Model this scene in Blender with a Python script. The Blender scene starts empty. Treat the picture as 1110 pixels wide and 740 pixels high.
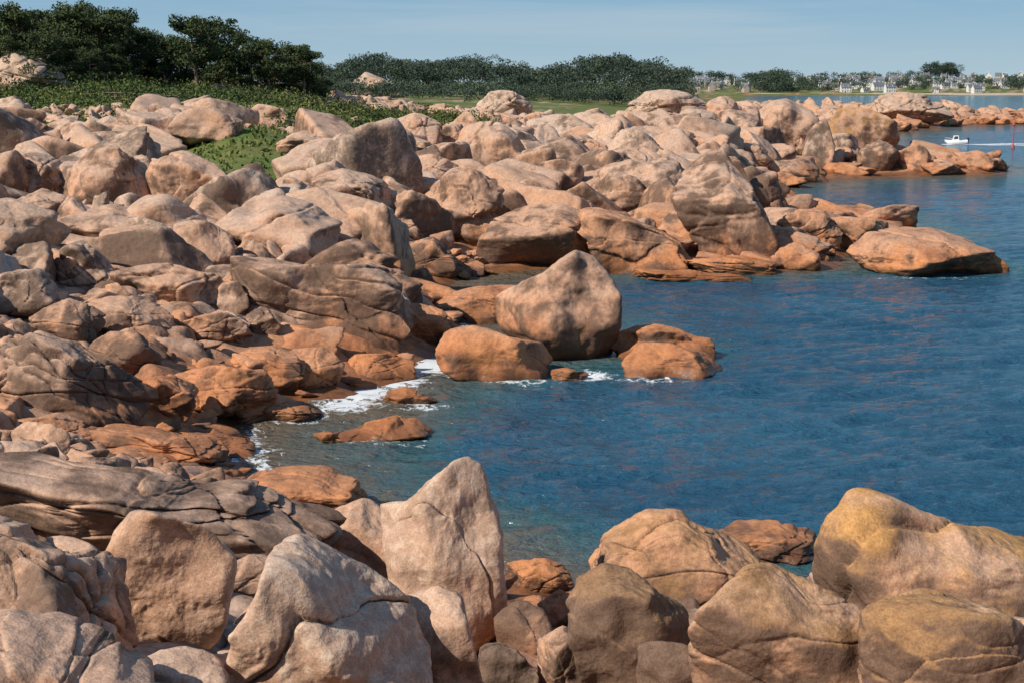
import bpy, math, random
import numpy as np
import bmesh
from mathutils import Vector

F=1760.0; P=math.radians(9.0); CH=12.0
cP,sP=math.cos(P),math.sin(P)
scene=bpy.context.scene

# ------------------------------------------------------------------ noise
def _h(i,j,k,seed):
    i=i.astype(np.uint32);j=j.astype(np.uint32);k=k.astype(np.uint32)
    n=i*np.uint32(374761393)+j*np.uint32(668265263)+k*np.uint32(2147483647)+np.uint32((seed*974711+13)&0xffffffff)
    n=(n^(n>>np.uint32(13)))*np.uint32(1274126177)
    n=(n^(n>>np.uint32(16)))*np.uint32(2246822519)
    n=n^(n>>np.uint32(15))
    return n.astype(np.float64)/4294967295.0
def vnoise(p,seed=0):
    f=np.floor(p); t=p-f; f=f.astype(np.int64)
    t=t*t*t*(t*(t*6-15)+10)
    i,j,k=f[:,0],f[:,1],f[:,2]
    r=0
    for a in (0,1):
        wa=t[:,0] if a else 1-t[:,0]
        for b in (0,1):
            wb=t[:,1] if b else 1-t[:,1]
            for c in (0,1):
                wc=t[:,2] if c else 1-t[:,2]
                r=r+wa*wb*wc*_h(i+a,j+b,k+c,seed)
    return r*2-1
def fbm(p,oct=4,seed=0,g=.5):
    a=1;s=0;q=p.copy();tot=0
    for o in range(oct):
        s=s+a*vnoise(q+o*17.3,seed+o); tot+=a; a*=g; q=q*2.03
    return s/tot
def domes(x,y,cell,seed,warp=.35):
    w=np.stack([x/cell*.8,y/cell*.8,np.zeros_like(x)],1)
    x=x/cell+warp*vnoise(w,seed+50); y=y/cell+warp*vnoise(w+9.1,seed+51)
    ix=np.floor(x).astype(np.int64); iy=np.floor(y).astype(np.int64)
    best=np.zeros_like(x)
    z0=np.zeros_like(ix)
    for a in (-1,0,1):
        for b in (-1,0,1):
            cx=ix+a+.15+.7*_h(ix+a,iy+b,z0,seed); cy=iy+b+.15+.7*_h(ix+a,iy+b,z0+1,seed)
            hh=.35+.65*_h(ix+a,iy+b,z0+2,seed); R=.55+.4*_h(ix+a,iy+b,z0+3,seed)
            ang=3.14*_h(ix+a,iy+b,z0+4,seed)
            dx=x-cx;dy=y-cy
            ex=dx*np.cos(ang)+dy*np.sin(ang); ey=(-dx*np.sin(ang)+dy*np.cos(ang))*1.35
            tilt=1+(ex*(_h(ix+a,iy+b,z0+5,seed)-.5)+ey*(_h(ix+a,iy+b,z0+6,seed)-.5))*1.2
            d=np.clip(1-(np.abs(ex)**4+np.abs(ey)**4)/R**4,0,1)**.4
            best=np.maximum(best,hh*d*tilt)
    return best

# ------------------------------------------------------------------ survey table of ground heights
C=[-900,0,150,250,320,390,450,520,600,680,750,820,880,960,1050,1120,1900]
T=[
(-30,[9.6]*17),(4,[9.6]*17),(9,[7.4]*17),(14,[5.6]*4+[5.3]*13),
(20,[5,4.9,4.5,4.2,4,3.9,3.8,3.6,3.5,3.8,4,4.2,4.3,4.4,4.4,4.4,5]),
(26,[4.8,4.3,3.7,3.3,2.9,2.7,2.4,2.2,2.0,2.4,2.8,3,3.3,3.5,3.5,3.5,4]),
(31,[4.5,4.0,3.4,2.8,2.2,1.8,1.5,1.3,1.2,1.4,1.7,1.8,1.8,1.8,1.6,1.5,2]),
(35,[4.5,3.6,3,2.4,1.8,1.3,.9,.6,.4,.3,.2,0,-.5,-.5,-.5,-.5,-.5]),
(39,[4.5,3.2,2.4,1.6,1.0,.6,.3,.1,-.2,-.5]+[-1]*7),
(44,[4.5,1.9,1.2,.6,.2,-.1,-.4,-.8,-1.2]+[-2]*8),
(48,[4.5,1.5,.9,.15,-.3,-.6,-1,-1.5]+[-2]*9),
(53,[4.5,1.8,.9,0.05,-.5,-.8,-1]+[-2]*10),
(58,[5,2.8,1.5,.1,-.4,-.4,-.5,-1.5]+[-2]*9),
(62,[5,3.3,2.1,1.0,.35,-.1,-.4,-1.2]+[-2]*9),
(67,[5,3.5,2.8,2,1.2,.3,-.15,-.7,-1,-1.5]+[-2]*7),
(72,[5,3.6,3,2.6,2,1.4,.4,-.3,-.4,-.5,-.8]+[-2]*6),
(80,[5.5,4,3.6,3.2,2.8,1.8,.5,-.3,-.6,-1]+[-2]*7),
(90,[6,4.5,4.2,4,3.6,2.4,.1,-.5,-1]+[-2]*8),
(98,[6.5,4.9,4.6,4.4,4,3,.5,-.4,-.8,-1.5]+[-2]*7),
(106,[7,5.2,5,4.8,4.5,3.6,2.0,.7,.1,.2,.3,.3,.1,-1,-1,-1,-2]),
(118,[8,5.7,5.5,5.3,5,4.4,3.2,2.4,1.8,1.6,1.5,1.2,.6,-.5,-2,-2,-2]),
(130,[9,6.3,6,5.8,5.6,5,4,3.3,2.8,2.4,2.2,1.8,.8,.5,-1,-2,-2]),
(142,[10,6.9,6.5,6.3,6.1,5.6,4.8,4,3.4,3.2,3,1.6,.2,-.3,-2,-2,-2]),
(160,[11,7.4,7.0,6.8,6.6,6.1,5.3,4.6,4.2,3.9,3.4,.2,-1.5,-2,-2,-2,-2]),
(180,[11.5,8.6,8.2,7.9,7.4,6.8,5.9,5.1,4.7,4.4,3.8,0,-1.5,-2,-2,-2,-2]),
(205,[12,10,9.6,8.9,8.2,7.4,6.5,5.8,5.3,4.9,4.4,1.6,-.3,-.8,-1,-1.5,-2]),
(222,[12.5,11.5,10.8,9.8,8.8,7.8,6.9,6.0,5.5,5.2,4.8,3.2,2,.9,.6,-.5,-2]),
(240,[13,12.2,11.4,10.4,9.2,8.1,7.2,6.2,5.6,5.4,5.2,4.2,3,1.2,.3,-1,-2]),
(265,[13.5,12.5,11.8,10.8,9.6,8.4,7.5,6.2,5.2,5,4.6,3.5,1.5,-.4,-2,-2,-2]),
(300,[13.5,12.6,11.8,10.6,9.4,8.4,7.6,6.2,4.9,4.2,3.2,2.5,.5,-1.5,-2,-2,-2]),
(360,[13.5,12,11.2,10.2,9.2,8.3,7.2,6,4.8,3.6,1.5,1,.3,-1,-2,-2,-2]),
(450,[13,12,11,10,9,8,7,6,5,3.2,1,1,1,1,-1,-2,-2]),
(520,[12,12,11,10,9,8,7,6,5,3.2,2,2.5,2.5,2.5,1.5,1.2,1]),
(580,[12,12,11,10,9,8,7,6,5,3.2,2,2,2,1.5,1,1,1]),
(640,[12,12,11,10,9,8,7,6,5,3.2,1,.5,.5,-.5,-1,-1,-1]),
(800,[12,12,11,10,9,8,7,7,6,4,2,-1,-1,-1,-1,-1,-1]),
(1100,[10,10,10,9,9,8,7,6,6,5,3,-1,-1,-1,-1,-1,-1]),
(1650,[8,8,8,8,8,8,7,6,6,5,3,-.5,-1,-1,-1,-1,-1]),
(1750,[8,8,8,8,8,8,7,6,6,5,4,2,2,2,2,2,2]),
(2000,[10]*11+[8,8,8,9,10,8]),
(2400,[14]*11+[14,15,17,20,22,18]),
(3000,[12]*17),(9000,[5]*17)]
TY=np.array([t[0] for t in T],float); TZ=np.array([t[1] for t in T],float); TC=np.array(C,float)
def base_h(x,y):
    x=np.asarray(x,float);y=np.asarray(y,float)
    u0=555+1738*x/np.maximum(y,6.)
    u=np.clip(u0,TC[0],TC[-1]-1e-3); yy=np.clip(y,TY[0],TY[-1]-1e-3)
    i=np.clip(np.searchsorted(TY,yy,side='right')-1,0,len(TY)-2)
    j=np.clip(np.searchsorted(TC,u,side='right')-1,0,len(TC)-2)
    a=(yy-TY[i])/(TY[i+1]-TY[i]); b=(u-TC[j])/(TC[j+1]-TC[j])
    z=(TZ[i,j]*(1-a)+TZ[i+1,j]*a)*(1-b)+(TZ[i,j+1]*(1-a)+TZ[i+1,j+1]*a)*b
    for (cu,cy,ru,ry,hh) in [(275,137,75,14,2.3),(80,152,50,10,1.2),(360,190,110,20,1.3),(110,195,180,22,1.4)]:
        z=z+hh*np.exp(-((u0-cu)/ru)**2-((y-cy)/ry)**2)
    return z
def greenmask(x,y):
    u=555+1738*x/np.maximum(y,6.)
    m=np.zeros_like(u)
    for (cu,cy,ru,ry,w) in [(275,130,80,19,1.35),(80,149,60,11,1.0),(355,197,125,42,1.2),(90,207,210,42,1.15),(495,235,65,32,1.0),(620,268,70,14,.7),(-300,190,350,60,1.1)]:
        d=((u-cu)/ru)**2+((y-cy)/ry)**2
        m=np.maximum(m,w*np.clip(1.6-d,0,1))
    far=np.clip((y-255)/30,0,1)*np.clip((600-u)/60,0,1)
    m=np.maximum(m,far)
    m=np.maximum(m,np.clip((y-275)/30,0,1)*np.clip((730-u)/60,0,1))
    m=np.maximum(m,np.clip((y-700)/60,0,1)*.9)
    n=fbm(np.stack([x/6,y/6,np.zeros_like(x)],1),3,31)
    return np.clip((m+n*.8-.5)*3,0,1)
def unproj(u,v,Y):
    a=(u-555)/F;b=(370-v)/F
    t=Y/(cP+b*sP)
    return a*t, CH+t*(-sP+cP*b)
YG=np.geomspace(9,3200,2500)
def hit(u,v):
    x,z=unproj(u,v,YG)
    h=np.maximum(base_h(x,YG),0)
    w=np.nonzero(z<=h)[0]
    return YG[w[0]] if len(w) else 3000.

# ------------------------------------------------------------------ mesh helper
def mk(name,V,Fc,attrs=None,mats=(),smooth=True,midx=None,link=True):
    V=np.asarray(V,np.float32);Fc=np.asarray(Fc,np.int32)
    k=Fc.shape[1]
    me=bpy.data.meshes.new(name)
    me.vertices.add(len(V)); me.vertices.foreach_set('co',V.ravel())
    me.loops.add(Fc.size); me.loops.foreach_set('vertex_index',Fc.ravel())
    me.polygons.add(len(Fc)); me.polygons.foreach_set('loop_start',np.arange(0,Fc.size,k,dtype=np.int32))
    try: me.polygons.foreach_set('loop_total',np.full(len(Fc),k,np.int32))
    except Exception: pass
    me.update(calc_edges=True)
    if smooth: me.polygons.foreach_set('use_smooth',np.ones(len(Fc),bool))
    for m in mats: me.materials.append(m)
    if midx is not None: me.polygons.foreach_set('material_index',np.asarray(midx,np.int32))
    for kx,val in (attrs or {}).items():
        at=me.attributes.new(kx,'FLOAT','POINT'); at.data.foreach_set('value',np.broadcast_to(np.asarray(val,np.float32),(len(V),)).copy())
    me.update()
    if not link: return me
    ob=bpy.data.objects.new(name,me); scene.collection.objects.link(ob); return ob

# ------------------------------------------------------------------ node helper
class N:
    def __init__(s,name):
        s.m=bpy.data.materials.new(name); s.m.use_nodes=True; s.t=s.m.node_tree; s.t.nodes.clear()
        s.geo=s.t.nodes.new('ShaderNodeNewGeometry'); s.pos=s.geo.outputs['Position']
    def L(s,a,b): s.t.links.new(a,b)
    def put(s,sock,v):
        if hasattr(v,'is_output'): s.L(v,sock)
        else:
            if isinstance(v,(tuple,list)) and len(v)==3 and sock.type=='RGBA': v=(*v,1)
            sock.default_value=v
    def math(s,op,a,b=0.,c=None):
        n=s.t.nodes.new('ShaderNodeMath'); n.operation=op; s.put(n.inputs[0],a); s.put(n.inputs[1],b)
        if c is not None: s.put(n.inputs[2],c)
        return n.outputs[0]
    def mix(s,f,a,b,mode='MIX'):
        n=s.t.nodes.new('ShaderNodeMix'); n.data_type='RGBA'; n.blend_type=mode
        s.put(n.inputs[0],f); s.put(n.inputs[6],a); s.put(n.inputs[7],b); return n.outputs[2]
    def noise(s,vec,scale,detail=4,rough=.5,dist=0):
        n=s.t.nodes.new('ShaderNodeTexNoise'); s.put(n.inputs['Vector'],vec); n.inputs['Scale'].default_value=scale
        n.inputs['Detail'].default_value=detail; n.inputs['Roughness'].default_value=rough; n.inputs['Distortion'].default_value=dist
        return n.outputs['Fac']
    def ss(s,x,a,b,lo=0.,hi=1.):
        n=s.t.nodes.new('ShaderNodeMapRange'); n.interpolation_type='SMOOTHSTEP'
        s.put(n.inputs[0],x); s.put(n.inputs[1],a); s.put(n.inputs[2],b); s.put(n.inputs[3],lo); s.put(n.inputs[4],hi); return n.outputs[0]
    def attr(s,nm):
        n=s.t.nodes.new('ShaderNodeAttribute'); n.attribute_name=nm; return n.outputs['Fac']
    def scale(s,vec,sc,rot=(0,0,0)):
        n=s.t.nodes.new('ShaderNodeMapping'); s.put(n.inputs[0],vec); n.inputs['Scale'].default_value=sc; n.inputs['Rotation'].default_value=rot; return n.outputs[0]
    def sep(s,vec):
        n=s.t.nodes.new('ShaderNodeSeparateXYZ'); s.L(vec,n.inputs[0]); return n.outputs
    def bump(s,h,dist=1.,strength=1.,normal=None):
        n=s.t.nodes.new('ShaderNodeBump'); s.put(n.inputs['Height'],h); n.inputs['Distance'].default_value=dist; n.inputs['Strength'].default_value=strength
        if normal is not None: s.L(normal,n.inputs['Normal'])
        return n.outputs[0]
    def pbr(s,col,rough=.8,normal=None,spec=.3,out=True,**kw):
        n=s.t.nodes.new('ShaderNodeBsdfPrincipled'); s.put(n.inputs['Base Color'],col); s.put(n.inputs['Roughness'],rough)
        n.inputs['Specular IOR Level'].default_value=spec
        if normal is not None: s.L(normal,n.inputs['Normal'])
        for k,v in kw.items(): s.put(n.inputs[k],v)
        if out: s.out(n.outputs[0])
        return n.outputs[0]
    def out(s,sh):
        o=s.t.nodes.new('ShaderNodeOutputMaterial'); s.L(sh,o.inputs[0])

# ------------------------------------------------------------------ materials
def granite(name,green=False,fine=True):
    n=N(name); p=n.pos
    z=n.sep(p)[2]
    nz=n.sep(n.geo.outputs['Normal'])[2]
    n2=n.noise(p,.8,4,.58); n3=n.noise(p,5.,4,.65); n5=n.noise(p,.3,3,.55)
    tone=n.attr('tone')
    col=n.mix(n.ss(n5,.38,.60),(.58,.365,.25),(.53,.385,.295))
    col=n.mix(n.math('MULTIPLY',tone,.8),col,(.55,.285,.155))
    # greyer weathered tops
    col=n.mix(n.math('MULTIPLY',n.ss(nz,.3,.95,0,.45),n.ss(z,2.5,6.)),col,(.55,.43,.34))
    col=n.mix(n.ss(n2,.46,.70,0,.5),col,(.37,.215,.135))
    zz=n.math('ADD',z,n.math('MULTIPLY',n.math('SUBTRACT',n5,.5),5.))
    fo=n.math('MAXIMUM',n.ss(zz,3.2,.6,0,.88),n.attr('orange'))
    oc=n.mix(n.ss(n2,.35,.65),(.56,.235,.095),(.38,.145,.06))
    col=n.mix(fo,col,oc)
    st=n.noise(n.scale(p,(1.0,1.0,.30)),.8,5,.62)
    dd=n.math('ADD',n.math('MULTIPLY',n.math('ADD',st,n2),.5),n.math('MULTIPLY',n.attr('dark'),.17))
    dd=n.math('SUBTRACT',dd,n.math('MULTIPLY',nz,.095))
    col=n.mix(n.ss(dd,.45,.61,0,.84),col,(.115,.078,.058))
    gd=n.math('MULTIPLY',n.attr('gold'),n.ss(n.math('ADD',n.math('MULTIPLY',nz,.38),n2),.56,.86,0,.8))
    col=n.mix(gd,col,(.60,.32,.11))
    pl=n.math('MULTIPLY',n.attr('pale'),n.math('ADD',n.math('MULTIPLY',n.ss(n3,.50,.62),.6),.25))
    col=n.mix(pl,col,(.62,.52,.41))
    if fine:
        n4=n.noise(p,34.,1,.6)
        col=n.mix(1.,col,n.mix(n.ss(n4,.3,.7),(.83,.83,.84),(1.13,1.12,1.11)),'MULTIPLY')
    col=n.mix(1.,col,n.mix(n.ss(n3,.30,.70),(.82,.80,.79),(1.12,1.11,1.10)),'MULTIPLY')
    wet=n.ss(n.math('ADD',z,n.math('MULTIPLY',n2,.5)),.85,.4)
    col=n.mix(n.math('MULTIPLY',wet,.65),col,(.10,.043,.02))
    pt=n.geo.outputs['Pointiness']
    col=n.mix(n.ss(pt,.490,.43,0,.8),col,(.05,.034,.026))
    if green:
        g1=n.noise(p,.35,4,.65)
        gr=n.mix(n.ss(g1,.38,.62),(.085,.125,.03),(.20,.165,.07))
        gr=n.mix(n.ss(n3,.35,.65),gr,(.12,.18,.035))
        col=n.mix(n.attr('green'),col,gr)
        col=n.mix(n.ss(z,-.15,-.6),col,(.02,.045,.05))
    h=n.math('ADD',n.math('MULTIPLY',n2,.13),n.math('MULTIPLY',n3,.04))
    if fine: h=n.math('ADD',h,n.math('MULTIPLY',n4,.004))
    n.pbr(col,n.math('SUBTRACT',.88,n.math('MULTIPLY',wet,.5)),n.bump(h,1.,.8),.25)
    return n.m
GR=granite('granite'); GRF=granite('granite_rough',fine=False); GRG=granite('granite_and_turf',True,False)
def leafmat(name,a,b,c):
    n=N(name); t=n.attr('tone')
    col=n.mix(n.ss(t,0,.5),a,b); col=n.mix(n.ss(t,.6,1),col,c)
    n.pbr(col,.7,None,.2); return n.m
PINE=leafmat('pine_needles',(.024,.042,.017),(.07,.095,.034),(.15,.17,.065))
SHRUB=leafmat('shrub_leaves',(.035,.055,.018),(.09,.125,.033),(.22,.20,.07))
FARL=leafmat('far_foliage_hazed',(.04,.064,.05),(.07,.098,.062),(.12,.145,.085))  # bluish grey of distance haze painted into the leaf colours
def simple(name,c,rough=.7,nscale=3.,amt=.25,**kw):
    n=N(name); f=n.noise(n.pos,nscale,3,.6)
    col=n.mix(n.ss(f,.3,.7),tuple(x*(1-amt) for x in c),tuple(min(1,x*(1+amt)) for x in c))
    n.pbr(col,rough,None,.3,**kw); return n.m
BARK=simple('bark',(.17,.115,.08),.9)
WALL=simple('white_render',(.66,.65,.63),.8,.4,.08)
STONEW=simple('stone_wall',(.42,.36,.30),.85,1.,.2)
SLATE=simple('slate_roof',(.15,.165,.19),.6,.8,.2)
GLASSD=simple('window_dark',(.05,.06,.08),.2)
WOOD=simple('weathered_wood',(.22,.18,.14),.9)
HULL=simple('boat_hull_white',(.8,.8,.8),.3,2.,.03)
REDP=simple('red_paint',(.5,.05,.03),.5)
GREENP=simple('green_paint',(.03,.2,.07),.5)
BLACKP=simple('black_plastic',(.02,.02,.02),.4)

# ------------------------------------------------------------------ rock shapes
ICO={}
def ico(l):
    if l not in ICO:
        bm=bmesh.new(); bmesh.ops.create_icosphere(bm,subdivisions=l,radius=1.)
        bm.verts.ensure_lookup_table()
        V=np.array([v.co[:] for v in bm.verts]); Fc=np.array([[v.index for v in f.verts] for f in bm.faces]); bm.free()
        ICO[l]=(V/np.linalg.norm(V,axis=1)[:,None],Fc)
    return ICO[l]
def rotm(r):
    a,b,c=r
    A=np.array([[1,0,0],[0,math.cos(a),-math.sin(a)],[0,math.sin(a),math.cos(a)]])
    B=np.array([[math.cos(b),0,math.sin(b)],[0,1,0],[-math.sin(b),0,math.cos(b)]])
    Cc=np.array([[math.cos(c),-math.sin(c),0],[math.sin(c),math.cos(c),0],[0,0,1]])
    return Cc@B@A
def poly_r(D,r,nx=6,p=9,tight=(.6,1.0)):
    base=np.array([[1,0,0],[-1,0,0],[0,1,0],[0,-1,0],[0,0,1],[0,0,-1.]])
    base=base@rotm(r.uniform(-.5,.5,3)).T+r.normal(0,.2,(6,3))
    ex=r.normal(0,1,(nx,3)); n=np.vstack([base,ex]); n/=np.linalg.norm(n,axis=1)[:,None]
    h=np.concatenate([r.uniform(.6,.92,6),r.uniform(tight[0]+.1,tight[1],nx)])
    q=np.clip(D@n.T,0,None)/h
    return (q**p).sum(1)**(-1./p)
def rockshape(D,r,ncrack=2,rough=.05,ps=(9,15,26),joint=0.):
    rr=poly_r(D,r,p=r.choice(ps))
    off=r.uniform(0,100,3)
    Pp=D*rr[:,None]
    if joint>0:
        R=rotm(r.uniform(-3,3,3)); s=r.uniform(.38,.7,3)
        wv=.16*np.stack([fbm(Pp*1.3+off+k*7,2,40+k) for k in range(3)],1)
        q=(Pp@R.T+wv)/s+off; fi=np.floor(q).astype(np.int64); fr=q-fi
        e=np.minimum(fr,1-fr)
        ids=_h(fi[:,0],fi[:,1],fi[:,2]*0,7)
        ed=np.minimum(e[:,0]*s[0],e[:,1]*s[1])
        rr=rr*(1+joint*(.17*(ids-.5)-.05*np.exp(-(ed/.028)**2)))
    rr=rr*(1+rough*1.3*fbm(D*1.6+off,3,3)+rough*.6*fbm(D*5+off,3,5))
    for _ in range(ncrack):
        nn=r.normal(0,1,3); nn/=np.linalg.norm(nn); d=D@nn-r.uniform(-.6,.6)+.10*fbm(D*2.2+off+3,3,8)
        amt=np.clip(.5+1.5*fbm(D*1.5+off+7,2,9),0,1)
        rr=rr*(1-amt*.07*np.exp(-(d/.03)**2)-.045*(d>0)*np.clip(1-d*2.,0,1))
    return rr[:,None]*D

HEX=[]
def hero(s,lvl=None,tone=None,dark=.0,gold=0.,orange=0.,pale=0.,dep=.75,Y=None,nc=3,seed=[100],rough=.05,name='granite_boulder'):
    seed[0]+=1; r=np.random.default_rng(seed[0])
    pts=np.array([[float(q) for q in w.split(',')] for w in s.split()])
    vb=pts[:,1].max(); low=pts[pts[:,1]>vb-.2*(vb-pts[:,1].min())-1]
    ub=low[:,0].mean()
    Yh=Y if Y else hit(ub,vb-2)
    ppm=1738/Yh
    hw=(pts[:,0].max()-pts[:,0].min())/2/ppm; hh=(vb-pts[:,1].min())/2/ppm
    dp=max(dep*hw,.6*hh); dp=min(dp,2.2*hh+.3)
    Yc=Yh+.6*dp
    if lvl is None:
        px=max(hw,hh)*ppm; lvl=7 if px>75 else 6 if px>28 else 5
    vm=pts[:,1].mean(); q=pts.copy(); q[:,1]+=np.clip(q[:,1]-vm,0,None)*.22
    X,Z=unproj(q[:,0],q[:,1],Yc)
    PP=np.stack([X,Z],1); n=len(PP); out=[]
    for i in range(n):
        p0,p1,p2,p3=PP[i-1],PP[i],PP[(i+1)%n],PP[(i+2)%n]
        for t in np.linspace(0,1,12,endpoint=False):
            out.append(.5*((2*p1)+(-p0+p2)*t+(2*p0-5*p1+4*p2-p3)*t*t+(-p0+3*p1-3*p2+p3)*t**3)*.5+.5*(p1*(1-t)+p2*t))
    O=np.array(out); c=(O.max(0)+O.min(0))/2*.4+O.mean(0)*.6
    d=O-c; th=np.arctan2(d[:,1],d[:,0]); R=np.hypot(d[:,0],d[:,1]); o=np.argsort(th); th=th[o];R=R[o]
    g=np.linspace(-np.pi,np.pi,361)
    Rg=np.interp(g,np.r_[th-2*np.pi,th,th+2*np.pi],np.r_[R,R,R])
    D,Fc=ico(lvl)
    sc=(hw+hh)/2
    Q=rockshape(D,r,nc,rough,(9,13,18),joint=0 if nc<2 else (.4 if nc==2 else .7))
    t=np.arctan2(Q[:,2]*hh,Q[:,0]*hw); rho=np.hypot(Q[:,2]*hh,Q[:,0]*hw)
    b=((t+np.pi)/(2*np.pi)*72).astype(int)%72
    S=np.zeros(72); np.maximum.at(S,b,rho)
    S3=(np.roll(S,1)+S*2+np.roll(S,-1))/4
    gb=(np.arange(72)+.5)/72*2*np.pi-np.pi
    Sg=np.interp(t,np.r_[gb-2*np.pi,gb,gb+2*np.pi],np.r_[S3,S3,S3])
    Rt=np.interp(t,g,Rg)
    k=Rt/Sg; km=np.median(k)
    w=np.clip(rho/Sg/.75,0,1); w=w*w*(3-2*w)
    k=km*(1-w)+k*w
    x=Q[:,0]*hw*k; zz=Q[:,2]*hh*k; y=Q[:,1]*dp
    V=np.stack([x,y,zz],1)
    nd=V/np.maximum(np.linalg.norm(V,axis=1)[:,None],1e-6); off=r.uniform(0,50,3)
    V=V+nd*(sc*.035*fbm(V/sc*2.3+off,4,12)[:,None]+sc*.010*fbm(V/sc*9+off,3,15)[:,None])
    wob=fbm(V/sc*1.1+off,2,18)
    V[:,1]+=wob*dp*.3
    if tone is None: tone=r.uniform(0,.8)
    ob=mk(name,V,Fc,dict(tone=tone,dark=dark+r.uniform(-.15,.15),gold=gold,orange=orange,pale=pale),[GR])
    ob.location=(c[0],Yc,c[1])
    HEX.append((c[0],Yc,hw,dp))

H=hero
# foreground left
H("150,540 182,536 228,556 262,592 260,625 250,660 235,683 205,695 150,690 105,678 98,645 118,600 135,560",tone=.6,pale=.2,dark=-.7,nc=0,dep=.9)
H("345,572 362,553 392,543 415,556 440,580 450,640 420,665 375,650 350,620",tone=.5,pale=.25,dark=-.4,nc=1)
H("410,552 440,545 462,520 485,500 505,494 522,505 535,540 545,580 550,640 545,680 520,705 455,690 425,640 412,590",tone=.4,pale=.45,dark=-.6,nc=1)
H("242,718 265,660 290,610 298,582 320,578 345,590 375,612 420,640 450,670 470,720 450,775 330,790 250,780",tone=.35,pale=.6,dark=-.5,nc=1,dep=1.)
H("425,662 445,645 475,635 500,642 515,680 525,740 520,790 450,780 430,720",tone=.4,pale=.2,dark=.4,nc=1,dep=1.)
H("-90,585 0,583 60,600 105,640 128,690 135,722 60,745 -40,745 -100,700",tone=.8,dark=.5,nc=4,dep=1.1,name='granite_slab')
H("-80,690 0,672 60,690 130,722 190,745 170,790 0,800 -80,780",tone=.8,dark=.2,nc=3,dep=1.,name='granite_slab')
H("140,722 170,708 215,712 250,735 250,765 180,775 145,755",tone=.4,pale=.3,nc=0)
H("-60,490 0,482 50,488 130,500 220,522 265,528 320,550 375,572 345,600 230,605 100,602 0,590 -60,560",tone=.5,dark=.7,nc=6,dep=.6,name='granite_slab')
H("240,522 290,510 350,510 385,520 398,540 350,562 290,550",tone=.8,orange=.7,nc=2,name='granite_slab')
H("225,620 270,600 310,615 300,640 255,650 225,640",dark=.5)
H("535,672 560,652 590,660 600,682 580,715 545,712",dark=1.1,orange=.3,nc=1)
H("582,655 605,640 630,650 625,680 600,690",tone=.7,orange=.4)
H("520,700 560,700 585,730 570,770 520,765",dark=1.,nc=1)
H("582,700 610,680 640,700 650,760 590,770",dark=.6,tone=.8)
H("548,612 590,605 622,622 610,645 560,645",orange=.8,nc=3,name='granite_slab')
# foreground right
H("640,610 655,585 680,568 705,558 735,557 760,572 795,590 830,612 815,650 740,665 670,645 645,628",tone=.9,dark=.4,gold=.4,nc=2)
H("612,650 628,628 655,614 690,618 722,640 748,668 745,735 700,770 640,740 618,690",tone=.6,dark=.95,gold=.3,nc=1,dep=.8)
H("742,660 765,630 800,608 835,610 880,632 930,655 975,690 1000,740 960,790 800,790 750,740",tone=.8,dark=.75,gold=.5,nc=2,dep=.7)
H("880,590 893,555 915,532 935,527 965,535 1005,556 1050,572 1100,590 1160,620 1190,700 1150,760 1000,760 920,700 885,640",tone=.9,dark=.65,gold=1.05,nc=1,dep=.7)
H("930,660 1000,640 1080,650 1150,690 1160,790 960,800 930,740",tone=.7,dark=.85,gold=.5,nc=2)
H("750,578 800,571 850,572 885,580 890,600 860,612 790,600",tone=.9,orange=.3,dark=.5,nc=3,name='granite_slab')
H("690,700 740,690 780,720 790,790 700,800",dark=1.4,nc=1)
H("1040,585 1080,578 1130,590 1150,620 1060,612",tone=.5,dark=.2,gold=.7)
# mid left, tide line up
H("-40,400 0,372 40,358 80,370 120,395 162,428 160,455 90,462 0,455 -40,450",tone=.4,dark=.75,nc=6,dep=.6)
H("97,374 118,360 150,362 175,385 172,402 125,408 100,396",dark=.8)
H("0,455 60,448 110,468 95,484 20,484",tone=.7,nc=3)
H("100,462 150,466 200,474 240,488 215,502 130,494",orange=.7,nc=4,name='granite_slab')
H("180,468 230,470 275,484 278,495 240,500 190,490",orange=.9,nc=3,name='granite_slab')
H("180,412 240,392 290,402 300,430 240,447 185,437",orange=.7,nc=4,name='granite_slab')
H("225,432 280,425 335,440 350,448 300,460 235,456",orange=.8,nc=4,name='granite_slab')
H("130,420 175,405 215,425 200,455 145,455",orange=.5,nc=3)
H("310,382 350,376 375,395 360,418 315,412",orange=.6)
H("250,385 290,378 330,392 330,420 280,425 250,405",orange=.6,nc=4)
H("368,396 385,383 420,380 448,390 452,405 410,411 372,409",orange=.9,name='granite_slab')
H("365,467 400,457 430,452 468,468 440,480 385,480",orange=1.,name='granite_slab')
H("338,470 360,465 380,476 360,482",orange=1.)
H("415,427 440,420 476,432 455,440 420,437",orange=1.,name='granite_slab')
H("245,275 295,282 350,283 400,285 438,308 445,350 440,374 380,372 320,362 275,340 250,305",tone=.5,dark=.5,nc=5,dep=.6)
H("228,248 262,222 300,214 340,222 368,243 365,270 330,282 265,272",tone=.3,dark=-.2,nc=1,dep=.8)
H("400,290 430,295 440,340 420,345 395,320",dark=.8)
H("190,242 225,238 255,262 252,292 205,300 180,278",tone=.5,nc=2)
H("157,188 172,170 197,163 235,178 262,205 256,222 205,232 165,225",tone=.5,nc=1)
H("72,205 82,175 102,162 130,160 158,188 165,222 120,228 75,224",tone=.6,nc=2,dark=.2)
H("0,180 30,165 60,175 75,200 60,222 0,215",tone=.4,nc=3)
H("0,228 40,205 72,216 80,246 30,257 -10,252",dark=.4,nc=3)
H("60,238 110,224 160,235 178,262 120,272 70,264",tone=.5,nc=3)
H("50,298 62,272 80,262 105,270 130,300 120,321 70,319",dark=.5)
H("-30,305 35,292 62,322 50,347 -20,347",dark=.5,nc=3)
H("125,292 180,284 238,300 246,332 190,343 140,327",tone=.6,nc=4)
H("228,312 258,304 273,328 255,342 230,337",dark=.4)
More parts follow.
